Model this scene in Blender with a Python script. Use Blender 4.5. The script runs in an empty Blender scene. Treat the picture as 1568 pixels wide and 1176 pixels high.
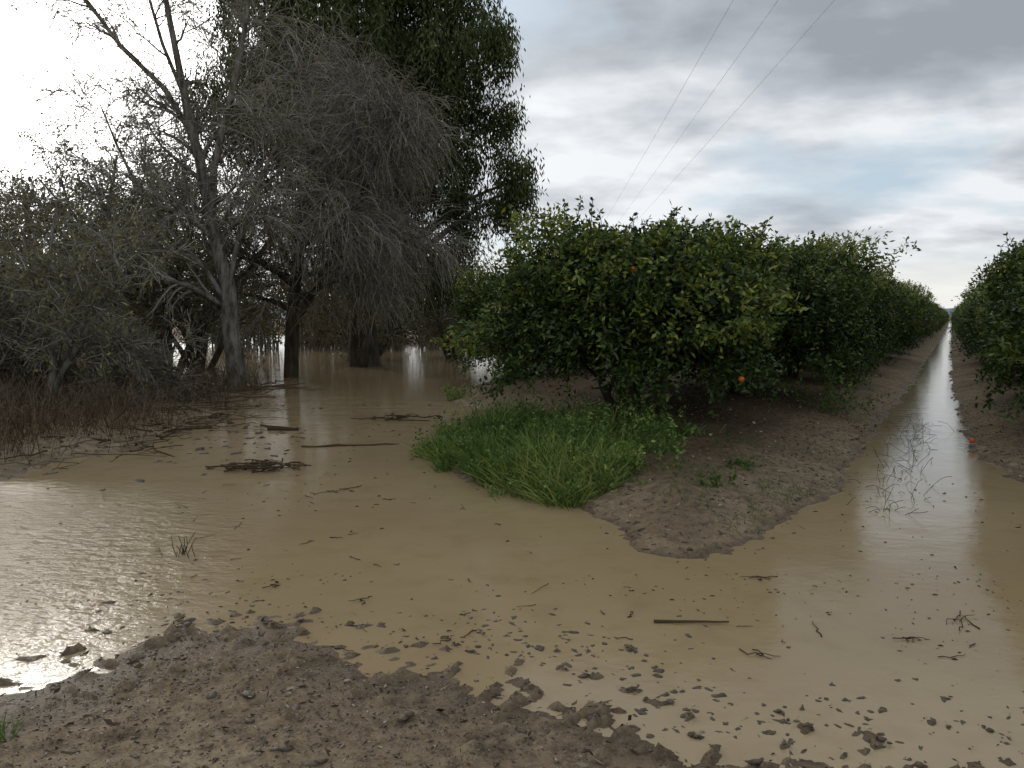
import bpy, math
import numpy as np
from mathutils import Vector
rng=np.random.default_rng(11)
scene=bpy.context.scene
ROW=np.array([0.493,0.870]); PER=np.array([0.870,-0.493])
def sp(s,p): return (s*ROW[0]+p*PER[0], s*ROW[1]+p*PER[1])

# ------------------------------------------------------------ mesh helpers
class MB:
    def __init__(s): s.v=[];s.f=[];s.m=[];s.t=[];s.n=0
    def add(s,V,F,mat=0,tone=0.5):
        V=np.asarray(V,float).reshape(-1,3);F=np.asarray(F,int).reshape(-1,4)
        s.v.append(V);s.f.append(F+s.n);s.m.append(np.full(len(F),mat,int))
        s.t.append(np.broadcast_to(np.asarray(tone,float),(len(V),)).copy());s.n+=len(V)
    def mesh(s,name,mats,smooth=False):
        V=np.concatenate(s.v);F=np.concatenate(s.f);M=np.concatenate(s.m);T=np.concatenate(s.t)
        me=bpy.data.meshes.new(name)
        me.vertices.add(len(V));me.vertices.foreach_set('co',V.ravel())
        me.loops.add(F.size);me.loops.foreach_set('vertex_index',F.ravel())
        me.polygons.add(len(F));me.polygons.foreach_set('loop_start',np.arange(len(F))*4)
        me.polygons.foreach_set('material_index',M)
        if smooth: me.polygons.foreach_set('use_smooth',np.ones(len(F),bool))
        a=me.attributes.new('tone','FLOAT','POINT');a.data.foreach_set('value',T)
        for m in mats: me.materials.append(m)
        me.update(calc_edges=True)
        return me
    def obj(s,name,mats,smooth=False):
        o=bpy.data.objects.new(name,s.mesh(name,mats,smooth));scene.collection.objects.link(o);return o
def nz(a): return a/np.maximum(np.linalg.norm(a,axis=-1,keepdims=True),1e-9)
def rdir(m): return nz(rng.normal(size=(m,3)))
def tubes(mb,P,R,k=3,mat=0,tone=0.5):
    P=np.asarray(P,float);R=np.asarray(R,float);m,n,_=P.shape
    R=np.broadcast_to(R,(m,n))
    T=nz(np.gradient(P,axis=1));G=nz(P[:,-1]-P[:,0])
    ref=np.where(np.abs(G[:,2:3])>.75,np.array([[1.,0,0]]),np.array([[0,0,1.]]))[:,None,:]
    A=nz(np.cross(T,ref));B=np.cross(T,A)
    an=np.arange(k)*2*math.pi/k
    V=P[:,:,None,:]+R[:,:,None,None]*(np.cos(an)[None,None,:,None]*A[:,:,None,:]+np.sin(an)[None,None,:,None]*B[:,:,None,:])
    b=(np.arange(m)*n*k)[:,None,None]+(np.arange(n-1)*k)[None,:,None]
    j=np.arange(k)[None,None,:];j2=(j+1)%k
    F=np.stack([b+j,b+j2,b+k+j2,b+k+j],-1)
    tn=np.broadcast_to(np.asarray(tone,float),(m,)) 
    mb.add(V,F,mat,np.repeat(tn,n*k))
def paths(O,D,L,n,wob,bend):
    d=nz(D);pts=[O];L=np.broadcast_to(L,(len(O),))
    for i in range(n-1):
        d=nz(d+wob*rng.normal(size=d.shape)+np.array([0,0,bend]));pts.append(pts[-1]+d*(L/(n-1))[:,None])
    return np.stack(pts,1)
def kids(P,R,count,L,ang,tmin,n,wob,bend,rfac=.6,rend=.3,taper=.45):
    m,n0,_=P.shape;ix=np.repeat(np.arange(m),count);q=len(ix)
    t=rng.uniform(tmin,.999,q)*(n0-1);i=t.astype(int);f=(t-i)[:,None]
    O=P[ix,i]*(1-f)+P[ix,i+1]*f;r=R[ix,i]*(1-f[:,0])+R[ix,i+1]*f[:,0]
    T=nz(P[ix,i+1]-P[ix,i]);per=nz(np.cross(T,rdir(q)))
    a=np.radians(rng.uniform(ang[0],ang[1],q))[:,None]
    D=np.cos(a)*T+np.sin(a)*per
    Ln=rng.uniform(L[0],L[1],q)*(1-taper*t/(n0-1))
    C=paths(O,D,Ln,n,wob,bend)
    return C,(r*rfac)[:,None]*np.linspace(1,rend,n)[None]
def leaves(mb,P,D,L,W,mat=0,tone=.5,fold=0.):
    m=len(P);D=nz(D);S=nz(np.cross(D,rdir(m)));N=np.cross(S,D)
    L=np.broadcast_to(L,(m,))[:,None];W=np.broadcast_to(W,(m,))[:,None]
    mid=P+D*L*.5;tone=np.broadcast_to(np.asarray(tone,float),(m,))
    if fold:
        V=np.stack([P,mid+S*W/2,P+D*L-N*W*.15,mid-S*W/2,mid-N*W*fold],1)
        b=(np.arange(m)*5)[:,None]
        F=np.concatenate([b+np.array([[0,1,2,4]]),b+np.array([[0,4,2,3]])])
        mb.add(V,F,mat,np.repeat(tone,5))
    else:
        V=np.stack([P,mid+S*W/2,P+D*L,mid-S*W/2],1)
        mb.add(V,(np.arange(m)*4)[:,None]+np.arange(4)[None],mat,np.repeat(tone,4))
def blades(mb,P,D,L,W,bend,mat=0,tone=.5,n=4):
    m=len(P);C=paths(P,D,L,n,.06,bend);S=nz(np.cross(nz(D),rdir(m)))[:,None,:]
    w=np.broadcast_to(W,(m,))[:,None,None]*np.array([.8,1,.7,.08])[:n][None,:,None]
    V=np.stack([C-S*w/2,C+S*w/2],2)
    b=(np.arange(m)*n*2)[:,None]+(np.arange(n-1)*2)[None]
    F=np.stack([b,b+1,b+3,b+2],-1)
    mb.add(V,F,mat,np.repeat(np.broadcast_to(np.asarray(tone,float),(m,)),n*2))

# ------------------------------------------------------------ noise, terrain
TB=np.random.default_rng(5).random((8,256,256))
def vn(x,y,k=0):
    xi=np.floor(x).astype(int);yi=np.floor(y).astype(int);fx=x-xi;fy=y-yi
    fx=fx*fx*(3-2*fx);fy=fy*fy*(3-2*fy);t=TB[k];a=xi&255;b=yi&255;c=(xi+1)&255;d=(yi+1)&255
    return (t[a,b]*(1-fx)+t[c,b]*fx)*(1-fy)+(t[a,d]*(1-fx)+t[c,d]*fx)*fy
def fbm(x,y,s,o=3,k=0):
    r=0;w=.5;tot=0
    for i in range(o):
        c,q=math.cos(.6*i+.4),math.sin(.6*i+.4)
        r=r+w*vn((x*c-y*q)*s+17.3*i,(x*q+y*c)*s-9.1*i,(k+i)%8);tot+=w;w*=.5;s*=2.1
    return r/tot
def sd(x,y,poly):
    best=np.full(x.shape,1e12);ins=np.zeros(x.shape,bool);n=len(poly)
    for i in range(n):
        x0,y0=poly[i];x1,y1=poly[(i+1)%n];ex=x1-x0;ey=y1-y0
        wx=x-x0;wy=y-y0;t=np.clip((wx*ex+wy*ey)/(ex*ex+ey*ey),0,1)
        best=np.minimum(best,(wx-t*ex)**2+(wy-t*ey)**2)
        if y0!=y1:
            c=((y0>y)!=(y1>y))&(x<(x1-x0)*(y-y0)/(y1-y0)+x0);ins^=c
    d=np.sqrt(best);return np.where(ins,d,-d)
FORE=[(-2.29,3.33),(-2.02,3.53),(-1.90,3.71),(-1.69,4.0),(-1.37,4.09),(-1.04,3.91),(-.72,3.67),(-.45,3.56),(-.19,3.47),(.05,3.33),(.27,3.15),(.47,3.03),(.64,2.86),(1.28,2.72),(1.93,2.66),(3,2.4),(6,1.5),(70,-5),(70,-120),(-70,-120),(-70,1),(-6,2.2),(-3,3.0)]
ORCH=[(1.27,5.31),(.94,5.55),(.87,6.1),(.56,6.73),(.22,7.1),(-.29,7.62),(-.85,8.69),(-1.07,9.74),(-.78,10.9),(.16,11.6),(.8,12.5),(.3,13.0),(-.5,13.5),(-1.2,15.0),(-1.0,18),(0,24),(1,34),(-2,45),(-13,47),(-16,75),(-24,75),(-24,46),(-30,44),(-80,40),(-900,30),(-900,2500),(1300,2500),sp(480,-.62),sp(65,-.7),(16.6,31),(10.4,20),(7.35,14.8),(5.4,11.4),(4.16,9.26),(3.38,7.8),(2.79,6.98),(2.25,6.28),(1.89,5.8),(1.47,5.39)]
RIGHT=[(6.5,6.2),(5.2,7.5),(5.5,8.6),(5.81,9.64),(7.47,12.8),(10,17.4),(15.1,26.6),sp(65,.05),sp(480,0.),(1300,2400),(1300,4),(12,4.5)]
LEFT=[(-5.33,7.9),(-5.3,9.1),(-4.86,9.7),(-4.86,11.1),(-4.84,12.8),(-5.4,15.3),(-5.8,18),(-8,19.5),(-12,18.5),(-20,18),(-60,16),(-60,3.5),(-14,5),(-8,6.5)]
def terrain(x,y,soil_shade=False):
    x=np.asarray(x,float);y=np.asarray(y,float)
    j1=fbm(x,y,1.7,2,1)-.5;j2=fbm(x,y,1.7,2,4)-.5;k1=fbm(x,y,9,2,2)-.5
    px=x+.22*j1+.08*k1;py=y+.22*j2-.08*k1
    f=sd(px,py,FORE);o=sd(px,py,ORCH);r=sd(px,py,RIGHT);l=sd(px,py,LEFT)
    E=lambda d,h,s,u:np.where(d>0,h*(1-np.exp(-np.maximum(d,0)/s)),u*d)
    h=np.maximum.reduce([E(f,.08,1.4,.05),E(o,.40,1.25,.35),E(r,.40,1.2,.35),E(l,.12,.8,.15),np.full(x.shape,-.25)])
    sh=np.full(x.shape,-1.)
    for cx,cy,rx,ry in [(.15,3.85,1.0,.55),(1.15,3.15,.9,.35),(2.2,3.1,.9,.35),(-1.95,4.2,.7,.35),(-2.6,3.9,.8,.5),(-4.2,9.0,.9,1.),(-3.9,11.5,.8,1.5)]:
        q=((x-cx)/rx)**2+((y-cy)/ry)**2;sh=np.maximum(sh,-.020-.022*q)
    h=np.maximum(h,sh)
    cl=np.clip(fbm(x,y,15,3,3)-.60,0,1)
    near=np.exp(-np.maximum(np.abs(h)-.02,0)/.04)
    h=h+.17*cl*near+.014*(fbm(x,y,4,2,5)-.5)+.011*(fbm(x,y,26,3,6)-.5)
    h=h+.12*(fbm(x,y,.9,3,7)-.5)*(np.clip(h,0,.4)/.4)
    if soil_shade: return h,np.clip(np.maximum(np.maximum(o,r)-.15,0)/1.1,0,1)  # orchard bank mask: painted canopy shade and dark litter soil
    return h
def axis(lo,hi,a,b,far):
    out=[0.];
    while out[-1]<hi: out.append(out[-1]+a+b*out[-1])
    neg=[0.]
    while neg[-1]<lo: neg.append(neg[-1]+a+b*neg[-1])
    for L,mx in ((out,far[1]),(neg,far[0])):
        while L[-1]<mx: L.append(L[-1]*1.25+1)
    return np.array([-v for v in neg[:0:-1]]+out)

# ------------------------------------------------------------ materials
def newmat(name):
    m=bpy.data.materials.new(name);m.use_nodes=True;nt=m.node_tree;return m,nt,nt.nodes['Principled BSDF'],nt.nodes['Material Output']
def nd(nt,t,**k):
    n=nt.nodes.new(t)
    for a,b in k.items():
        if a in n.inputs.keys(): n.inputs[a].default_value=b
        else: setattr(n,a,b)
    return n
def noise(nt,vec,scale,detail=4,rough=.55):
    n=nd(nt,'ShaderNodeTexNoise',Scale=scale,Detail=detail,Roughness=rough);nt.links.new(vec,n.inputs['Vector']);return n.outputs['Fac']
def ramp(nt,fac,stops):
    r=nt.nodes.new('ShaderNodeValToRGB');nt.links.new(fac,r.inputs[0]);e=r.color_ramp.elements
    while len(e)<len(stops): e.new(.5)
    for i,(p,c) in enumerate(stops):
        e[i].position=p;e[i].color=(*c,1) if len(c)==3 else c
    return r.outputs['Color']
def mixc(nt,f,a,b,mode='MIX'):
    n=nd(nt,'ShaderNodeMix',data_type='RGBA',blend_type=mode)
    for i,v in ((0,f),(6,a),(7,b)):
        if hasattr(v,'is_output'): nt.links.new(v,n.inputs[i])
        elif i==0: n.inputs[0].default_value=v
        else: n.inputs[i].default_value=(*v,1)
    return n.outputs[2]
def mth(nt,op,a,b=None,clamp=False):
    n=nd(nt,'ShaderNodeMath',operation=op,use_clamp=clamp)
    for i,v in enumerate((a,b)):
        if v is None: continue
        if hasattr(v,'is_output'): nt.links.new(v,n.inputs[i])
        else: n.inputs[i].default_value=v
    return n.outputs[0]
def leafmat(name,stops,rough=.45,trans=.2,spec=.4):
    m,nt,b,o=newmat(name);a=nd(nt,'ShaderNodeAttribute',attribute_name='tone')
    c=ramp(nt,a.outputs['Fac'],stops);nt.links.new(c,b.inputs['Base Color'])
    b.inputs['Roughness'].default_value=rough;b.inputs['Specular IOR Level'].default_value=spec
    if spec==0:
        d=nd(nt,'ShaderNodeBsdfDiffuse');nt.links.new(c,d.inputs[0]);nt.links.new(d.outputs[0],o.inputs[0])
    elif trans:
        t=nd(nt,'ShaderNodeBsdfTranslucent');nt.links.new(c,t.inputs[0]);x=nd(nt,'ShaderNodeMixShader');x.inputs[0].default_value=trans
        nt.links.new(b.outputs[0],x.inputs[1]);nt.links.new(t.outputs[0],x.inputs[2]);nt.links.new(x.outputs[0],o.inputs[0])
    return m
def barkmat(name,c1,c2,sc=6):
    m,nt,b,o=newmat(name);tc=nd(nt,'ShaderNodeTexCoord')
    mp=nd(nt,'ShaderNodeMapping');mp.inputs['Scale'].default_value=(1,1,.3);nt.links.new(tc.outputs['Object'],mp.inputs[0])
    n=noise(nt,mp.outputs[0],sc,6,.65);nt.links.new(ramp(nt,n,[(.38,c1),(.62,c2)]),b.inputs['Base Color'])
    bp=nd(nt,'ShaderNodeBump',Strength=.9,Distance=.04);nt.links.new(noise(nt,mp.outputs[0],sc*3,5),bp.inputs['Height']);nt.links.new(bp.outputs[0],b.inputs['Normal'])
    b.inputs['Roughness'].default_value=.9;b.inputs['Specular IOR Level'].default_value=.15;return m
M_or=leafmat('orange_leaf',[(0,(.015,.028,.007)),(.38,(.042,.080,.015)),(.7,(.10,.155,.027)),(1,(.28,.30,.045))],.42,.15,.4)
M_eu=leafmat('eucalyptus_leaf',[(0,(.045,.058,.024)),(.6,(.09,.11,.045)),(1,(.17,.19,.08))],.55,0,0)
M_ol=leafmat('thicket_leaf',[(0,(.095,.085,.045)),(.6,(.18,.16,.08)),(1,(.36,.32,.13))],.7,.0,0)
M_gr=leafmat('grass_blade',[(0,(.055,.10,.022)),(.5,(.13,.22,.042)),(1,(.38,.42,.12))],.5,.25,.3)
M_dry=leafmat('dry_stem',[(0,(.06,.043,.027)),(.6,(.15,.11,.07)),(1,(.28,.22,.15))],.8,.0,0)
M_lit=leafmat('dead_leaf',[(0,(.04,.027,.016)),(.5,(.13,.09,.058)),(.85,(.30,.23,.155)),(1,(.55,.49,.39))],.6,0,.3)
M_tw=leafmat('grey_twig',[(0,(.17,.15,.12)),(.6,(.30,.275,.23)),(1,(.48,.45,.39))],.85,0,0)
B_pale=barkmat('pale_bark',(.08,.068,.054),(.28,.255,.215),9)
B_dark=barkmat('dark_bark',(.04,.032,.024),(.12,.10,.075))
B_or=barkmat('orange_bark',(.035,.028,.02),(.09,.07,.05))
# mud
M_mud,nt,b,o=newmat('mud_ground');tc=nd(nt,'ShaderNodeTexCoord');V=tc.outputs['Object']
c=mixc(nt,ramp(nt,noise(nt,V,1.3,5),[(.35,(0,0,0)),(.65,(1,1,1))]),(.265,.192,.112),(.41,.308,.190))
c=mixc(nt,ramp(nt,noise(nt,V,11,7,.72),[(.42,(0,0,0)),(.64,(1,1,1))]),c,(.155,.108,.064))
c=mixc(nt,ramp(nt,noise(nt,V,75,4,.7),[(.55,(0,0,0)),(.72,(1,1,1))]),c,(.46,.37,.26))
sx=nd(nt,'ShaderNodeSeparateXYZ');nt.links.new(V,sx.inputs[0])
mr=nd(nt,'ShaderNodeMapRange');mr.inputs[1].default_value=.0;mr.inputs[2].default_value=.035;mr.inputs[3].default_value=1;mr.inputs[4].default_value=0
nt.links.new(sx.outputs[2],mr.inputs[0])
c=mixc(nt,mr.outputs[0],c,mixc(nt,1.,c,(.56,.52,.49),'MULTIPLY'))
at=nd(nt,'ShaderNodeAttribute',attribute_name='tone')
c=mixc(nt,at.outputs['Fac'],c,mixc(nt,1.,c,(.42,.37,.33),'MULTIPLY'));nt.links.new(c,b.inputs['Base Color'])  # shade under the tree rows painted into bank colour, with litter-dark soil
nt.links.new(ramp(nt,mr.outputs[0],[(0,(.9,)*3),(1,(.4,)*3)]),b.inputs['Roughness']);b.inputs['Specular IOR Level'].default_value=.25
bp=nd(nt,'ShaderNodeBump',Strength=.9,Distance=.018);nt.links.new(noise(nt,V,45,6,.7),bp.inputs['Height']);nt.links.new(bp.outputs[0],b.inputs['Normal'])
# clod
M_clod,nt,b,o=newmat('wet_clod');tc=nd(nt,'ShaderNodeTexCoord')
nt.links.new(ramp(nt,noise(nt,tc.outputs['Object'],40,4),[(.3,(.05,.035,.022)),(.7,(.15,.108,.068))]),b.inputs['Base Color']);b.inputs['Roughness'].default_value=.65
# water
M_wat,nt,b,o=newmat('muddy_water');tc=nd(nt,'ShaderNodeTexCoord');V=tc.outputs['Object']
c=mixc(nt,ramp(nt,noise(nt,V,.35,3),[(.35,(0,0,0)),(.65,(1,1,1))]),(.375,.268,.142),(.43,.318,.178))
c=mixc(nt,ramp(nt,noise(nt,V,3.2,5),[(.5,(0,0,0)),(.8,(1,1,1))]),c,(.35,.245,.13));nt.links.new(c,b.inputs['Base Color'])
b.inputs['Roughness'].default_value=.075;b.inputs['IOR'].default_value=1.31
def dist(cx,cy,r0,r1):
    s=nd(nt,'ShaderNodeVectorMath',operation='DISTANCE');nt.links.new(V,s.inputs[0]);s.inputs[1].default_value=(cx,cy,0)
    m=nd(nt,'ShaderNodeMapRange',interpolation_type='SMOOTHSTEP');nt.links.new(s.outputs['Value'],m.inputs[0]);m.inputs[1].default_value=r0;m.inputs[2].default_value=r1;m.inputs[3].default_value=1;m.inputs[4].default_value=0;return m.outputs[0]
rip=mth(nt,'ADD',mth(nt,'MULTIPLY',dist(-4.8,4.9,1.6,3.4),1.2),.07)
mp=nd(nt,'ShaderNodeMapping');mp.inputs['Scale'].default_value=(1,1.6,1);mp.inputs['Rotation'].default_value=(0,0,.5);nt.links.new(V,mp.inputs[0])
hh=mth(nt,'ADD',mth(nt,'MULTIPLY',noise(nt,mp.outputs[0],6.5,5,.6),rip),mth(nt,'MULTIPLY',noise(nt,mp.outputs[0],1.6,2,.5),.12))
bp=nd(nt,'ShaderNodeBump',Strength=1.,Distance=.035);nt.links.new(hh,bp.inputs['Height']);nt.links.new(bp.outputs[0],b.inputs['Normal'])

# ------------------------------------------------------------ ground + water
P=axis(60,45,.013,.0068,(1500,1500))
S=axis(3,90,.013,.0075,(300,2600))
SS,PP=np.meshgrid(S,P,indexing='ij')
X=SS*ROW[0]+PP*PER[0];Y=SS*ROW[1]+PP*PER[1];Z,soil_shade=terrain(X.ravel(),Y.ravel(),True)
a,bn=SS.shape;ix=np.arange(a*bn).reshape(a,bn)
mb=MB();mb.add(np.stack([X.ravel(),Y.ravel(),Z],1),np.stack([ix[:-1,:-1],ix[:-1,1:],ix[1:,1:],ix[1:,:-1]],-1),0,soil_shade)
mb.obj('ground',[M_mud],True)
mb=MB();mb.add([(-2500,-200,0),(2500,-200,0),(2500,2600,0),(-2500,2600,0)],[[0,1,2,3]]);mb.obj('flood_water',[M_wat])
# hills
M_hill,nt,b,o=newmat('hazy_hill');b.inputs['Base Color'].default_value=(.20,.25,.27,1);b.inputs['Roughness'].default_value=1
mb=MB();xs=np.linspace(-1500,2400,400);hz=14+34*fbm(xs,xs*0,.004,4,2)
V3=np.stack([np.stack([xs,xs*0+1900,xs*0-2],1),np.stack([xs,xs*0+2050,hz],1),np.stack([xs,xs*0+2300,xs*0-2],1)],1)
i=np.arange(399)*3;mb.add(V3,np.concatenate([np.stack([i,i+3,i+4,i+1],1),np.stack([i+1,i+4,i+5,i+2],1)]));mb.obj('hills',[M_hill],True)

# ------------------------------------------------------------ orange trees
def orange_mesh(seed,nsh,lift=0.,fruit=0):
    global rng
    rng=np.random.default_rng(seed);mb=MB()
    k=5;an=np.arange(k)*2*math.pi/k+rng.uniform(0,1,k)
    O=np.stack([.07*np.cos(an),.07*np.sin(an),an*0-.15],1);D=np.stack([.55*np.cos(an),.55*np.sin(an),an*0+1],1)
    L1=paths(O,D,np.full(k,1.6),7,.12,.05);R1=np.full((k,1),.085)*np.linspace(1,.45,7)[None];tubes(mb,L1,R1,6,0)
    L2,R2=kids(L1,R1,6,(.9,1.5),(30,65),.3,5,.15,-.02);tubes(mb,L2,R2,4,0)
    bd=rdir(46);ba=rng.uniform(-.22,.32,46)
    def rad(d):
        r=np.ones(len(d))*.86
        for q,w in zip(bd,ba): r+=w*np.exp(21*(d@q-1))
        return r
    def surf(d,f):
        r=rad(d)*f;z=d[:,2]
        zz=np.sign(z)*np.abs(z)**.85
        c=np.stack([d[:,0]*2.25,d[:,1]*2.25,np.where(z>0,zz*1.42,zz*(1.0-.2*lift))],1)
        return c*r[:,None]+np.array([0,0,1.46+lift])
    d=rdir(nsh);d[:,2]=np.where(d[:,2]<-.8,-d[:,2],d[:,2]);f=1-.30*rng.random(nsh)**1.7
    f=f+(rng.random(nsh)<.12)*rng.uniform(.02,.13,nsh)
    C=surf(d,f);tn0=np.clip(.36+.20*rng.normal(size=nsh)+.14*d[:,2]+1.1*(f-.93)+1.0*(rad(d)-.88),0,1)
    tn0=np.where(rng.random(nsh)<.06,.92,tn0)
    nl=12;Cc=np.repeat(C,nl,0);dd=np.repeat(d,nl,0);m=len(Cc)
    Pl=Cc+rng.normal(size=(m,3))*.068
    Dl=dd*.6+rdir(m)*.9+np.array([0,0,-.15])
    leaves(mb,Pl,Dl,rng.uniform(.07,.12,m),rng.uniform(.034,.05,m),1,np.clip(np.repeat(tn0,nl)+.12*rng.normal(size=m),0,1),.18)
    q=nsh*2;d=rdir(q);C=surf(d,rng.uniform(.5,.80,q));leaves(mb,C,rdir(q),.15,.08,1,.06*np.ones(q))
    q=70;d=rdir(q);d[:,2]=np.abs(d[:,2])*.9+.25;d=nz(d);O=surf(d,.93)
    Ps=paths(O,d*.5+np.array([0,0,1.]),rng.uniform(.15,.5,q),6,.08,.03);tubes(mb,Ps,np.full((q,6),.006),3,0)
    a=np.repeat(Ps.reshape(-1,3),4,0);leaves(mb,a,rdir(len(a))+np.array([0,0,.4]),.09,.04,1,np.clip(.6+.2*rng.normal(size=len(a)),0,1),.18)
    q=130;an=(rng.integers(0,9,q)*.7+rng.normal(size=q)*.18);O=np.stack([np.cos(an)*rng.uniform(1.5,1.95,q),np.sin(an)*rng.uniform(1.5,1.95,q),rng.uniform(.65,1.05,q)+lift],1)
    Ps=paths(O,np.stack([np.cos(an),np.sin(an),-.9+an*0],1),rng.uniform(.25,.7,q),6,.1,-.12)
    a=np.repeat(Ps.reshape(-1,3),6,0)+rng.normal(size=(q*36,3))*.05;leaves(mb,a,rdir(len(a))+np.array([0,0,-.4]),.095,.043,1,np.clip(.4+.18*rng.normal(size=len(a)),0,1),.18)
    return mb.mesh('orange_tree_mesh',[B_or,M_or])
OM=[orange_mesh(s,3200) for s in (21,22,23)]
O1=orange_mesh(24,3900,.16)
OF=orange_mesh(31,1400)
def put(me,name,x,y,sx,sz,rot,parent=None):
    o=bpy.data.objects.new(name,me);scene.collection.objects.link(o)
    o.location=(x,y,float(terrain(np.array([x]),np.array([y]))[0]));o.scale=(sx,sx,sz);o.rotation_euler=(0,0,rot)
    if parent: o.parent=parent
    return o
r2=np.random.default_rng(3)
put(O1,'orange_tree',1.62,10.9,.95,.86,.4)
grove=bpy.data.objects.new('distant_orange_grove',None);scene.collection.objects.link(grove)
def row(p,s0,s1,step=4.2,near=46,first=1):
    s=s0;k=first
    while s<s1:
        x,y=sp(s+r2.uniform(-.35,.35),p+r2.uniform(-.2,.2));sc=r2.uniform(.86,1.03);sz=r2.uniform(.78,1.0)
        if s<near: put(OM[k%3],'orange_tree',x,y,sc,sz,r2.uniform(0,6.28))
        else: put(OF,'grove_tree',x,y,sc*1.06,sz,r2.uniform(0,6.28),grove)
        s+=step;k+=1
row(-3.2,14.3,260,first=2)
row(2.5,12.,260)
row(-10.3,22.5,150)
row(9.6,18,100,near=26)
row(-16.8,34,100,near=30)
put(OM[1],'orange_tree',.45,19.,.92,.86,2.)
# oranges
M_of,nt,b,o=newmat('orange_fruit');b.inputs['Base Color'].default_value=(.66,.15,.015,1);b.inputs['Roughness'].default_value=.45
T_=[(0,0,1)]+[(math.cos(a)*math.sin(t),math.sin(a)*math.sin(t),math.cos(t)) for t in (0.5,1.05,1.57,2.1,2.64) for a in np.arange(8)*math.pi/4]+[(0,0,-1)]
def ball(mb,c,r,mat=0):
    Q=[]
    for t in range(4):
        for j in range(8): Q.append([1+t*8+j,1+t*8+8+j,1+t*8+8+(j+1)%8,1+t*8+(j+1)%8])
    for j in range(0,8,2):
        Q.append([0,1+j,1+j+1,1+(j+2)%8]);Q.append([41,33+(j+2)%8,33+j+1,33+j])
    mb.add(np.array(T_)*r*np.array([1,1,.93])+np.array(c),Q,mat)
mb=MB()
for c in [(1.40,9.02,2.24),(2.75,9.25,.95),(5.95,9.9,.10)]: ball(mb,c,.038)
mb.obj('oranges',[M_of],True)

# ------------------------------------------------------------ eucalyptus
rng=np.random.default_rng(77);mb=MB()
tr=np.array([[(-5.05,26.5,-.3),(-5.1,26.5,1.5),(-5.0,26.6,3.5),(-4.8,26.6,6),(-4.6,26.7,9),(-4.5,26.7,12),(-4.4,26.7,15.5)]])
TR=np.array([[.58,.46,.38,.30,.24,.16,.08]]);tubes(mb,tr,TR,10,0)
BL=[(-1.9,11.4,1.7),(-.9,9.8,1.0),(-1.3,7.6,1.25),(-.0,6.4,.8),(-.35,8.3,.65),(.35,5.9,.45),(-.2,5.2,.5),(-1.6,5.2,1.0),(-1.9,3.9,.8),(-2.4,3.0,.6),(-.4,10.6,.5),(-3.7,11.2,2.6),(-4.1,8.1,2.7),(-5.9,10.3,3.1),(-7.6,11.2,2.4),(-5,5.4,2.3),(-6.8,7.4,2.7),(-3.2,3.4,1.3),(-4.1,14.8,3.2),(-1.9,14.0,1.9),(-7.5,14.2,2.3),(-8.6,8.2,1.8),(-2.8,6.3,1.6),(-2.6,9.3,1.7)]
for x,z,r in BL:
    y=26.3+rng.uniform(-1.2,1.2);c=np.array([x,y,z])
    z0=max(1.5,z-2.5-abs(x+4.8)*.5);st=np.array([-5.05+.04*z0,26.5,min(z0,14)])
    t=np.linspace(0,1,7)[:,None];Lb=st*(1-t)+c*t+np.array([0,0,.9])*np.sin(t*3.14)+rng.normal(size=(7,3))*.08
    A,RA=Lb[None],np.linspace(.12,.04,7)[None];tubes(mb,A,RA,6,0)
    A2,R2=kids(A,RA,7,(r*.5,r*.9),(25,70),.35,6,.15,0);tubes(mb,A2,R2,4,0)
    n=int((34 if x<-2.2 else 22)*r**2.1)+14;d=rdir(n);C=c+d*(r*rng.random(n)**.40)[:,None]*np.array([1,.9,1.05])
    nl=60;Pc=np.repeat(C,nl,0)+rng.normal(size=(n*nl,3))*np.array([.17,.17,.3])
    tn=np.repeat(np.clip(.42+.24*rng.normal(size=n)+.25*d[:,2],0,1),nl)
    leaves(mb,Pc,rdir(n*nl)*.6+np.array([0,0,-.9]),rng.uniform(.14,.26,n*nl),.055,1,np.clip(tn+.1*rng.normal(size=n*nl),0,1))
mb.obj('eucalyptus_tree',[B_dark,M_eu])

# ------------------------------------------------------------ bare drooping tree (grey twig curtain)
rng=np.random.default_rng(88);mb=MB()
def stem(mb,pts,r0,r1,k=8,mat=0):
    P=np.array([pts],float);R=np.linspace(r0,r1,P.shape[1])[None];tubes(mb,P,R,k,mat);return P,R
A,RA=stem(mb,[(-6.2,21.6,-.3),(-6.1,21.5,1.4),(-5.9,21.4,3.0),(-5.6,21.3,4.8),(-5.5,21.2,6.6),(-5.6,21.2,8.6)],.22,.06)
A_,RA_=stem(mb,[(-6.1,21.5,1.4),(-5.3,21.3,2.6),(-4.5,21.0,3.8),(-3.9,20.8,5.0),(-3.5,20.8,5.8),(-3.3,20.8,6.4)],.13,.04)
A=np.concatenate([A,A_]);RA=np.concatenate([RA,RA_])
A1,R1=kids(A,RA,21,(2.0,3.5),(35,80),.2,7,.15,.02,.5,.25);tubes(mb,A1,R1,4,0)
A2,R2=kids(A1,R1,9,(1.0,2.1),(25,60),.2,6,.17,-.03,.6,.3);tubes(mb,A2,np.maximum(R2,.010),3,1,rng.uniform(.4,1,len(A2)))
A3,R3=kids(A2,R2,8,(.9,2.0),(20,60),.1,6,.15,-.18);A3[...,2]=np.maximum(A3[...,2],.15);tubes(mb,A3,np.full((1,1),.009)*np.linspace(1,.5,6),3,1,rng.uniform(.1,1,len(A3)))
A4,R4=kids(A3,R3,3,(.5,1.3),(15,55),.1,5,.15,-.28);A4[...,2]=np.maximum(A4[...,2],.1);tubes(mb,A4,np.full(A4.shape[:2],.0055),3,1,rng.uniform(.0,.9,len(A4)))
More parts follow.
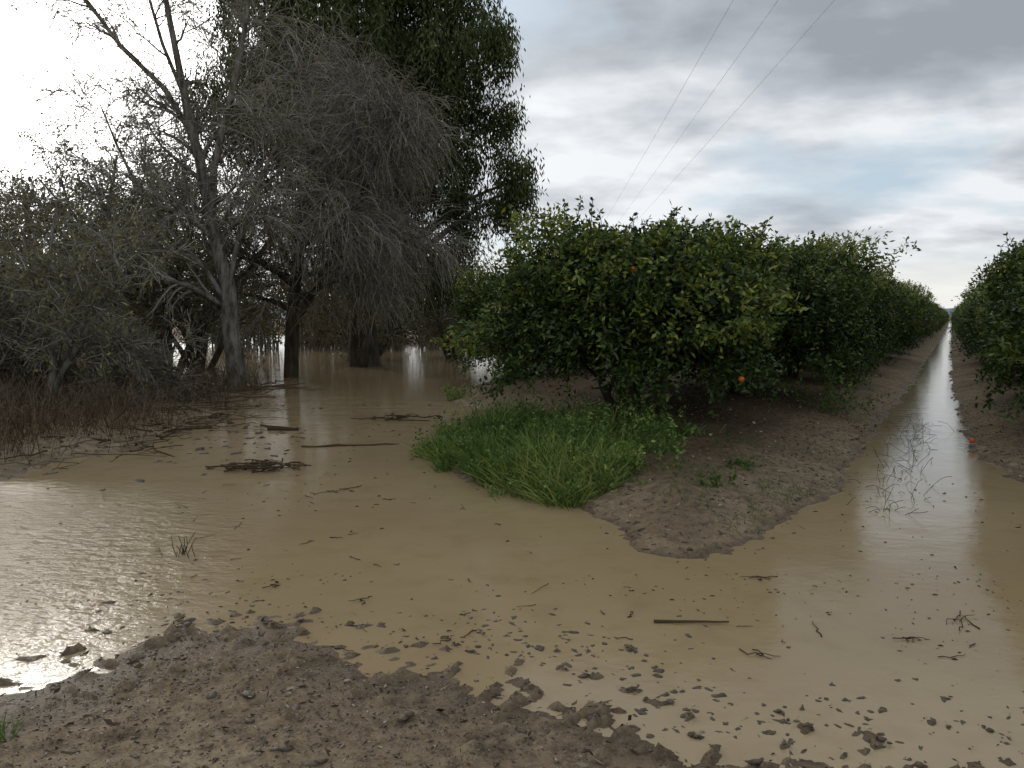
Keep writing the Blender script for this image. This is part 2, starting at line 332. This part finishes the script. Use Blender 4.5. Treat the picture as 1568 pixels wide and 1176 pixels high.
q=rng.integers(0,len(A4),20000);a=A4[q,rng.integers(1,5,20000)];leaves(mb,a+rng.normal(size=a.shape)*.03,rdir(20000)+np.array([0,0,-.8]),.10,.035,2,rng.random(20000)*.5)
mb.obj('weeping_bare_tree',[B_dark,M_tw,M_ol])

# ------------------------------------------------------------ tall pale bare tree
rng=np.random.default_rng(99);mb=MB()
A,RA=stem(mb,[(-6.2,17.4,-.3),(-6.22,17.4,.6),(-6.32,17.42,1.4),(-6.33,17.4,2.3),(-6.5,17.36,3.1),(-6.67,17.35,4.0),(-6.78,17.3,4.9),(-7.02,17.3,5.9),(-7.22,17.3,7.1),(-7.5,17.3,8.8),(-7.7,17.3,10.8)],.22,.035,10)
B,RB=stem(mb,[(-6.64,17.36,3.8),(-6.5,17.2,4.9),(-6.1,17.1,6.2),(-5.7,17.0,7.6),(-5.4,17.,9.2),(-5.2,17.,10.8)],.10,.02,6)
C_,RC=stem(mb,[(-6.9,17.3,5.5),(-7.5,17.2,6.6),(-8.3,17.,7.4),(-9.0,16.9,8.4),(-9.4,16.8,9.4),(-9.7,16.8,10.2)],.07,.02,6)
D_,RD=stem(mb,[(-6.35,17.4,2.2),(-6.1,17.3,3.2),(-5.7,17.2,4.2),(-5.2,17.1,5.2),(-4.8,17.,5.8),(-4.6,17.,6.4)],.06,.015,6)
E_,RE=stem(mb,[(-6.3,17.4,1.9),(-6.8,17.2,2.8),(-7.5,17.1,3.6),(-8.1,17.0,4.5),(-8.5,17.,5.4),(-8.8,17.,6.2)],.07,.015,6)
F_,RF=stem(mb,[(-7.1,17.3,6.4),(-7.6,17.4,7.6),(-8.0,17.5,9.),(-8.3,17.5,10.)],.05,.015,6)
for P_,R_,cnt in [(A,RA,24),(B,RB,15),(C_,RC,14),(D_,RD,12),(E_,RE,12),(F_,RF,8)]:
    K1,Q1=kids(P_,R_,cnt,(1.1,2.4),(30,70),.22,7,.16,.02,.55,.2);tubes(mb,K1,np.maximum(Q1,.010),4,0)
    K2,Q2=kids(K1,Q1,8,(.7,1.5),(25,65),.2,6,.17,-.03,.6,.3);tubes(mb,K2,np.maximum(Q2,.008),3,1,rng.uniform(.4,1,len(K2)))
    K3,Q3=kids(K2,Q2,9,(.3,.9),(20,65),.15,5,.15,-.14);tubes(mb,K3,np.full(K3.shape[:2],.0055),3,1,rng.uniform(.2,1,len(K3)))
    n=int(len(K3)*.9);q=rng.integers(0,len(K3),n);a=K3[q,rng.integers(2,5,n)];leaves(mb,a,rdir(n),.08,.033,2,rng.random(n))
mb.obj('pale_bare_tree',[B_pale,M_tw,M_ol])

# ------------------------------------------------------------ semi-bare bushy trees on the left
def bushy(seed,x,y,h,spread,stems,leafn,pale=True,nk=(8,8,6)):
    global rng
    rng=np.random.default_rng(seed);mb=MB()
    an=rng.uniform(0,6.28,stems);O=np.stack([x+.2*np.cos(an),y+.2*np.sin(an),an*0-.2],1)
    D=np.stack([spread*np.cos(an),spread*np.sin(an),an*0+1],1)
    A=paths(O,D,h*rng.uniform(.75,1,stems),8,.13,.03);R=(rng.uniform(.06,.12,stems))[:,None]*np.linspace(1,.25,8)[None];tubes(mb,A,R,6,0)
    K1,Q1=kids(A,R,nk[0],(h*.22,h*.45),(30,75),.2,6,.16,.02,.6,.25);tubes(mb,K1,np.maximum(Q1,.010),4,0)
    K2,Q2=kids(K1,Q1,nk[1],(h*.12,h*.28),(25,70),.15,5,.17,0);tubes(mb,K2,np.maximum(Q2,.007),3,1,rng.uniform(.2,1,len(K2)))
    K3,Q3=kids(K2,Q2,nk[2],(.25,.7),(20,70),.1,4,.17,-.06);tubes(mb,K3,np.full(K3.shape[:2],.0055),3,1,rng.uniform(.0,.9,len(K3)))
    q=rng.integers(0,len(K3),leafn);a=K3[q,rng.integers(1,4,leafn)]+rng.normal(size=(leafn,3))*.06
    tq=rng.random(len(K3))*.6
    leaves(mb,a,rdir(leafn)+np.array([0,0,-.3]),rng.uniform(.07,.13,leafn),.04,2,np.clip(tq[q]+rng.random(leafn)*.4,0,1))
    mb.obj('riverside_bush' if h<4 else 'riverside_tree',[B_pale if pale else B_dark,M_tw,M_ol])
bushy(1,-8.45,13.6,4.1,.45,5,4000)
bushy(2,-10.9,17.,5.2,.35,5,6500)
bushy(3,-9.2,20.5,6.3,.3,5,12000,False)
bushy(4,-12.6,21.5,6.8,.35,6,10000)
bushy(5,-9.9,24.5,8.6,.3,6,20000,False)
bushy(6,-15.8,24.5,6.6,.35,6,9000)
bushy(7,-12.2,26.5,7.4,.35,6,11000,False)
bushy(8,-7.4,14.6,2.0,.7,6,2000)
bushy(9,-10.3,15.2,3.0,.6,7,4000)
bushy(10,-5.6,30,4.8,.6,7,13000,False)
bushy(12,-2.4,31,4.2,.5,6,10000,False)

# ------------------------------------------------------------ far thicket
rng=np.random.default_rng(123);mb=MB()
n=2800;x=rng.uniform(-48,4,n);y=rng.uniform(37,48,n)+np.abs(x+15)*.05;u=x/y
k=(fbm(x,y*.3,.33,2,3)>.36)&~((u>-.46)&(u<-.41))&~((u>-.14)&(u<-.12))&~((u>-.30)&(u<-.28));x=x[k];y=y[k];n=len(x);h=rng.uniform(2.6,6.4,n)*(.6+.8*fbm(x,y,.16,2,3))
O=np.stack([x,y,x*0-.1],1);A=paths(O,rdir(n)*.35+np.array([0,0,1]),h,6,.12,0);tubes(mb,A,np.full((n,1),.035)*np.linspace(1,.3,6)[None],3,0,rng.random(n)*.5)
m=90000;q=rng.integers(0,n,m);k=rng.uniform(.12,1,m)*4.99;i=k.astype(int);a=A[q,i]+(A[q,i+1]-A[q,i])*(k-i)[:,None]+rng.normal(size=(m,3))*.4
a[:,2]=np.maximum(a[:,2],.3)
leaves(mb,a,rdir(m),rng.uniform(.15,.3,m),.09,1,np.clip(rng.random(n)[q]*.35+.1*rng.random(m),0,1))
mb.obj('riverside_thicket',[M_tw,M_ol])

# ------------------------------------------------------------ reeds & dry brush, left bank
rng=np.random.default_rng(55);mb=MB()
def scatter(n,x0,x1,y0,y1,cond):
    x=rng.uniform(x0,x1,n);y=rng.uniform(y0,y1,n);z=terrain(x,y);k=cond(x,y,z);return np.stack([x,y,z],1)[k]
Pq=scatter(12000,-13,-4.7,7.2,19,lambda x,y,z:(z>.01)&(fbm(x,y,.9,2,2)>.42)&(rng.random(len(x))<np.clip((-x-4.9)*1.2+.15,0,1)))
n=len(Pq);Pq[:,2]-=.03
C4=paths(Pq,rdir(n)*.45+np.array([0,0,1]),rng.uniform(.2,1.0,n)*rng.uniform(.6,1,n),5,.1,-.02);tubes(mb,C4,np.full((n,1),.0048)*np.linspace(1,.4,5)[None],3,0,rng.random(n))
K,Q=kids(C4,np.full(C4.shape[:2],.004),2,(.1,.35),(25,60),.3,4,.1,0);tubes(mb,K,np.full(K.shape[:2],.0028),3,0,rng.random(len(K)))
mb.obj('dry_reeds',[M_dry])

# ------------------------------------------------------------ grass
rng=np.random.default_rng(66)
GP=[(-1.1,9.8),(-.95,8.75),(-.35,7.6),(.2,7.0),(.5,6.65),(.85,7.0),(1.3,7.9),(2.2,8.7),(2.2,9.8),(1.2,10.3),(.2,10.8),(-.7,10.6)]
mb=MB()
Pg=scatter(72000,-1.4,2.8,6.3,11,lambda x,y,z:(sd(x,y,GP)+1.1*(fbm(x,y,2.5,3,1)-.50)>0)&(rng.random(len(x))<(1.05-np.clip((x-.6)*.5,0,.9)))&(z>-.06)&(fbm(x,y,4,2,7)+.25*rng.random(len(x))>.48))
n=len(Pg);hh=(.07+.60*fbm(Pg[:,0],Pg[:,1],2.6,3,4)**1.7)*rng.uniform(.5,1.4,n)*(1-.35*np.clip(Pg[:,0]-.6,0,1))
Pg[:,2]-=.02
blades(mb,Pg,rdir(n)*.75+np.array([0,0,1]),hh,rng.uniform(.006,.013,n),-.16,0,np.clip(-.1+1.1*fbm(Pg[:,0],Pg[:,1],3.5,2,6)+.24*rng.normal(size=n),0,1))
m=600;q=Pg[rng.integers(0,n,m)];A=paths(q,rdir(m)*.6+np.array([0,0,1]),rng.uniform(.12,.48,m),6,.1,-.05);a=np.repeat(A[:,1:].reshape(-1,3),4,0)
leaves(mb,a+rng.normal(size=a.shape)*.015,rdir(len(a)),rng.uniform(.03,.07,len(a)),.024,0,np.clip(.4+.3*rng.normal(size=len(a)),0,1),.12)
mb.obj('grass',[M_gr])
def weed(name,x,y,r,h,nst,seed,tone=.6):
    global rng
    rng=np.random.default_rng(seed);mb=MB();z=float(terrain(np.array([x]),np.array([y]))[0])
    O=np.array([x,y,z-.02])+rng.normal(size=(nst,3))*np.array([r*.5,r*.5,0]);A=paths(O,rdir(nst)*.7+np.array([0,0,1]),h*rng.uniform(.6,1.1,nst),6,.1,-.04)
    tubes(mb,A,np.full((nst,6),.004),3,0,.3);a=np.repeat(A[:,1:].reshape(-1,3),5,0);leaves(mb,a+rng.normal(size=a.shape)*.02,rdir(len(a))+np.array([0,0,.1]),rng.uniform(.035,.065,len(a)),.028,0,np.clip(tone+.2*rng.normal(size=len(a)),0,1),.15)
    mb.obj(name,[M_gr])
weed('leafy_weed',1.15,7.5,.3,.25,26,1,.65)
weed('leafy_weed',1.6,8.6,.3,.3,18,2,.4)
weed('leafy_weed',5.1,12.1,.3,.85,22,3,.4)
weed('leafy_weed',-1.15,15.6,.3,.4,22,4,.7)
weed('leafy_weed',1.85,6.95,.2,.12,5,5,.2)
weed('leafy_weed',2.3,7.6,.2,.12,5,6,.2)
mb=MB();rng=np.random.default_rng(8)
Pg=scatter(3000,1.2,3.6,5.6,9,lambda x,y,z:(z>.02)&(fbm(x,y,2.6,2,5)>.54))
Pf=scatter(900,-2.35,-1.9,2.6,3.2,lambda x,y,z:((x+2.12)/.13)**2+((y-2.95)/.09)**2<1)
Pg=np.concatenate([Pg,Pf]);n=len(Pg)
blades(mb,Pg,rdir(n)*.8+np.array([0,0,1]),rng.uniform(.03,.11,n),.005,-.1,0,rng.random(n)*.5);mb.obj('sparse_grass',[M_gr])
mb=MB();n=230;s=rng.uniform(7.2,14,n);p=-.42+.15*rng.normal(size=n);O=np.stack([s*ROW[0]+p*PER[0],s*ROW[1]+p*PER[1],s*0-.03],1)
C5=paths(O,rdir(n)*.9+np.array([0,0,.7]),rng.uniform(.10,.32,n),6,.12,-.16);tubes(mb,C5,np.full((n,6),.0025),3,0,.1*rng.random(n));mb.obj('furrow_weeds',[M_dry])

# ------------------------------------------------------------ litter, clods, debris
rng=np.random.default_rng(9)
mb=MB()
def lit(Pq,lo,hi,up=.004):
    n=len(Pq);D=rdir(n);D[:,2]*=.3;Pq=Pq.copy();Pq[:,2]+=up;L=rng.uniform(lo,hi,n);leaves(mb,Pq,D,L,L*rng.uniform(.2,.55,n),0,np.clip(rng.random(n)**1.2,0,1))
lit(scatter(18000,-3.4,2.4,2.2,4.2,lambda x,y,z:(z>.002)&(fbm(x,y,1.6,2,1)+.3*rng.random(len(x))>.52)),.007,.026)
lit(scatter(900,-3.4,2.4,2.2,4.2,lambda x,y,z:(z>.002)),.025,.055)
lit(scatter(15000,.5,9,5.2,15,lambda x,y,z:(z>.01)),.015,.055)
lit(scatter(2500,-9,-4.6,7.5,16,lambda x,y,z:(z>.0)),.03,.09)
mb.obj('leaf_litter',[M_lit])
mb=MB()
def flo(n,x0,x1,y0,y1,lo,hi):
    q=scatter(n,x0,x1,y0,y1,lambda x,y,z:(z<0)&(fbm(x,y,.8,2,3)+.15*rng.random(len(x))>.50));q[:,2]=.003;m=len(q);D=rdir(m);D[:,2]=0;L=lo+(hi-lo)*rng.random(m)**2.2;leaves(mb,q,D,L,L*rng.uniform(.15,.5,m),0,rng.random(m)*.4)
flo(1500,-3.2,3.2,2.7,5.,.006,.04);flo(650,-4.6,4.5,5,9,.01,.055);flo(500,-5,1,9,15,.03,.12)
mb.obj('floating_leaves',[M_lit])
ico=np.array([(math.cos(a)*math.cos(e),math.sin(a)*math.cos(e),math.sin(e)) for e in (-.9,-.3,.3,.95) for a in np.arange(8)*math.pi/4])
ICF=[[t*8+j,t*8+(j+1)%8,t*8+8+(j+1)%8,t*8+8+j] for t in range(3) for j in range(8)]+[[24,25,26,27],[24,27,28,31],[28,29,30,31]]
mb=MB()
def clods(q,lo,hi):
    m=len(q);r=rng.uniform(lo,hi,m)*rng.uniform(.6,1.,m);sc=np.stack([r*rng.uniform(.7,1.9,m),r*rng.uniform(.6,1.2,m),r*rng.uniform(.25,.5,m)],1)
    V=ico[None]*sc[:,None]*(1+.24*rng.normal(size=(m,32,1)))
    an=rng.uniform(0,6.28,m);c,s=np.cos(an)[:,None],np.sin(an)[:,None]
    V=np.stack([V[...,0]*c-V[...,1]*s,V[...,0]*s+V[...,1]*c,V[...,2]],-1)+q[:,None,:]
    F=np.array(ICF)[None]+(np.arange(m)*32)[:,None,None];mb.add(V,F)
def blobpts(cx,cy,rx,ry,n):
    x=cx+rx*rng.normal(size=n);y=cy+ry*rng.normal(size=n);z=terrain(x,y);return np.stack([x,y,np.maximum(z,-.003)],1)
for a in [(-.15,4.25,.25,.08,34),(-.05,4.0,.32,.16,80),(.3,3.7,.3,.2,100),(.75,3.85,.5,.3,40),(1.1,3.1,.4,.14,100),(2.0,3.1,.5,.16,70),(2.1,3.6,.5,.25,22),(-2.0,4.35,.35,.25,70),(-1.5,4.15,.3,.10,70),(-2.3,5.0,.5,.4,32),(.5,3.3,.35,.16,90),(-1.0,4.6,.5,.25,16)]:
    clods(blobpts(*a),.005,.023)
clods(blobpts(-3.9,10.2,.5,1.2,60),.02,.06)
clods(scatter(3200,-3,2.3,2.3,4.1,lambda x,y,z:z>0.),.003,.011)
clods(scatter(120,-3,2.3,2.3,4.1,lambda x,y,z:z>0.),.012,.030)
clods(scatter(1300,.6,6,5.2,12,lambda x,y,z:z>0.01),.008,.028)
mb.obj('mud_clods',[M_clod],True)
mb=MB()
def stick(a,b,r,wob=.02,z=.012,tone=.25):
    a=np.array([*a,z]);b=np.array([*b,z]);t=np.linspace(0,1,7)[:,None];Pp=a*(1-t)+b*t+rng.normal(size=(7,3))*np.array([wob,wob,wob*.3]);tubes(mb,Pp[None],np.linspace(r,r*.5,7)[None],6,0,tone)
stick((.79,4.17),(1.2,4.16),.009,.004);stick((-2.75,9.95),(-1.5,10.2),.018,.03);stick((-3.65,11.5),(-3.2,11.45),.05,.01,.02,.1)
stick((-3.9,11.9),(-3.5,11.7),.02)
for i in range(40):
    c=np.array([-2.75,8.45])+rng.normal(size=2)*np.array([.22,.09]);d=rng.normal(size=2)*np.array([.16,.08]);stick(c-d,c+d,rng.uniform(.004,.013),.03,rng.uniform(.01,.09),.25)
for i in range(14):
    c=np.array([-1.9,12.6])+rng.normal(size=2)*np.array([.3,.15]);d=rng.normal(size=2)*np.array([.2,.12]);stick(c-d,c+d,rng.uniform(.006,.014),.03,rng.uniform(.01,.1),.2)
for i in range(110):
    c=np.array([-4.9,11.3])+rng.normal(size=2)*np.array([.45,1.3]);d=rng.normal(size=2)*np.array([.20,.2]);stick(c-d,c+d,rng.uniform(.003,.011),.03,rng.uniform(.01,.12),.2)
for i in range(90):
    c=np.array([-7+rng.uniform(-2,2),15+rng.uniform(-2.5,3)]);d=rng.normal(size=2)*.5;stick(c-d,c+d,rng.uniform(.008,.02),.05,rng.uniform(.08,.25),.4)
for i in range(80):
    c=np.array([rng.uniform(-3,2.8),rng.uniform(3.6,8)]);d=rng.normal(size=2)*rng.uniform(.015,.05);stick(c-d,c+d,rng.uniform(.0015,.004),.006,.006,.1)
for cx,cy,l in [(-1.6,7.5,.16),(-1.5,4.75,.1),(1.25,3.75,.08),(-.35,3.95,.07),(2.1,3.95,.08),(-.9,4.5,.07),(1.6,4.9,.1),(-1.75,7.4,.1),(2.5,4.2,.12)]:
    for k in range(3):
        d=rng.normal(size=2)*l*.6;stick((cx-d[0],cy-d[1]),(cx+d[0],cy+d[1]*.5),.003,.012,.010,.1)
mb.obj('floating_branches',[M_dry])
mb=MB();n=14;O=np.array([-2.37,5.4,-.02])+rng.normal(size=(n,3))*np.array([.05,.04,0]);A=paths(O,rdir(n)*.5+np.array([0,0,1]),rng.uniform(.06,.2,n),5,.12,0);tubes(mb,A,np.full((n,5),.003),3,0,.1)
mb.obj('dead_weed_stems',[M_dry])

# ------------------------------------------------------------ power line with poles
M_wire,nt,b,o=newmat('wire');b.inputs['Base Color'].default_value=(.2,.2,.21,1);b.inputs['Metallic'].default_value=.6
M_pole,nt,b,o=newmat('pole_concrete');b.inputs['Base Color'].default_value=(.3,.29,.27,1)
line=bpy.data.objects.new('power_line',None);scene.collection.objects.link(line)
mb=MB()
for x0 in (5.75,7.15,8.9):
    t=np.linspace(-40,200,60);z=11.2+((t-80)/120)**2*1.4
    tubes(mb,np.stack([x0+.045*t,t,z],1)[None],np.full((1,60),.0065),5)
w=mb.obj('wires',[M_wire],True);w.parent=line
for y in (-40,200):
    mb=MB();x=7.3+.045*y;stem(mb,[(x,y,-.3),(x,y,6),(x,y,12.4)],.2,.12,10);stem(mb,[(x-1.7,y,12.5),(x,y,12.55),(x+1.9,y,12.5)],.07,.07,6)
    for q in (-1.55,-.15,1.6): stem(mb,[(x+q,y,12.5),(x+q,y,12.6),(x+q,y,12.75)],.05,.03,8)
    o=mb.obj('pole',[M_pole],True);o.parent=line

# ------------------------------------------------------------ sky / sun
az,el=math.radians(-34),math.radians(18)
g=Vector((math.sin(az)*math.cos(el),math.cos(az)*math.cos(el),math.sin(el)))
w=bpy.data.worlds.new('World');scene.world=w;w.use_nodes=True;nt=w.node_tree;bg=nt.nodes['Background'];bg.inputs[1].default_value=.12
sky=nd(nt,'ShaderNodeTexSky',sky_type='NISHITA');sky.sun_disc=False;sky.sun_elevation=el;sky.sun_rotation=az%(2*math.pi);sky.dust_density=1.5
tc=nd(nt,'ShaderNodeTexCoord');D=tc.outputs['Generated'];sx=nd(nt,'ShaderNodeSeparateXYZ');nt.links.new(D,sx.inputs[0])
zc=mth(nt,'ADD',mth(nt,'MAXIMUM',sx.outputs[2],0.),.22)
cx=nd(nt,'ShaderNodeCombineXYZ');nt.links.new(mth(nt,'DIVIDE',sx.outputs[0],zc),cx.inputs[0]);nt.links.new(mth(nt,'DIVIDE',sx.outputs[1],zc),cx.inputs[1])
mp=nd(nt,'ShaderNodeMapping');mp.inputs['Rotation'].default_value=(0,0,.5);mp.inputs['Scale'].default_value=(.9,1.15,1);mp.inputs['Location'].default_value=(3.1,1.7,0);nt.links.new(cx.outputs[0],mp.inputs[0])
n1=noise(nt,mp.outputs[0],1.2,7,.53)
mp2=nd(nt,'ShaderNodeMapping');mp2.inputs['Location'].default_value=(9,4,2);nt.links.new(mp.outputs[0],mp2.inputs[0]);n3=noise(nt,mp2.outputs[0],1.5,7,.5)
zz=nd(nt,'ShaderNodeMapRange',interpolation_type='SMOOTHSTEP');nt.links.new(sx.outputs[2],zz.inputs[0]);zz.inputs[1].default_value=.12;zz.inputs[2].default_value=.42;zz.inputs[3].default_value=.04;zz.inputs[4].default_value=-.08
cloud=ramp(nt,mth(nt,'ADD',n3,zz.outputs[0]),[(.36,(2.8,3.05,3.4)),(.47,(4.3,4.6,5.0)),(.59,(7.2,7.45,7.7))])
mask=ramp(nt,n1,[(.35,(0,0,0)),(.51,(1,1,1))])
base=mixc(nt,.8,sky.outputs[0],(4.5,5.5,6.4))
col=mixc(nt,mask,base,cloud)
hb=nd(nt,'ShaderNodeMapRange',interpolation_type='SMOOTHSTEP');nt.links.new(sx.outputs[2],hb.inputs[0]);hb.inputs[1].default_value=.02;hb.inputs[2].default_value=.10;hb.inputs[3].default_value=.85;hb.inputs[4].default_value=0
col=mixc(nt,hb.outputs[0],col,(7.8,7.7,7.2))
dp=nd(nt,'ShaderNodeVectorMath',operation='DOT_PRODUCT');nt.links.new(D,dp.inputs[0]);dp.inputs[1].default_value=g
dm=mth(nt,'MAXIMUM',dp.outputs['Value'],0.)
gl=mth(nt,'ADD',mth(nt,'MULTIPLY',mth(nt,'POWER',dm,38.),42.),mth(nt,'MULTIPLY',mth(nt,'POWER',dm,8.),2.5))
gc=nd(nt,'ShaderNodeCombineXYZ')
for i,k in enumerate((1.,.98,.93)): nt.links.new(mth(nt,'MULTIPLY',gl,k),gc.inputs[i])
col=mixc(nt,1.,col,gc.outputs[0],'ADD');nt.links.new(col,bg.inputs[0])
L=bpy.data.lights.new('sun','SUN');L.energy=.9;L.angle=math.radians(11);L.color=(1,.95,.87);lo=bpy.data.objects.new('sun',L);scene.collection.objects.link(lo)
lo.rotation_euler=(-g).to_track_quat('-Z','Y').to_euler()
# ------------------------------------------------------------ camera
cam=bpy.data.cameras.new('camera');cam.sensor_width=36;cam.lens=27.2;cam.clip_end=6000;co=bpy.data.objects.new('camera',cam);scene.collection.objects.link(co)
co.location=(0,0,1.7);co.rotation_euler=(math.radians(85),0,0);scene.camera=co
scene.view_settings.view_transform='Standard';scene.view_settings.look='None';scene.view_settings.exposure=0
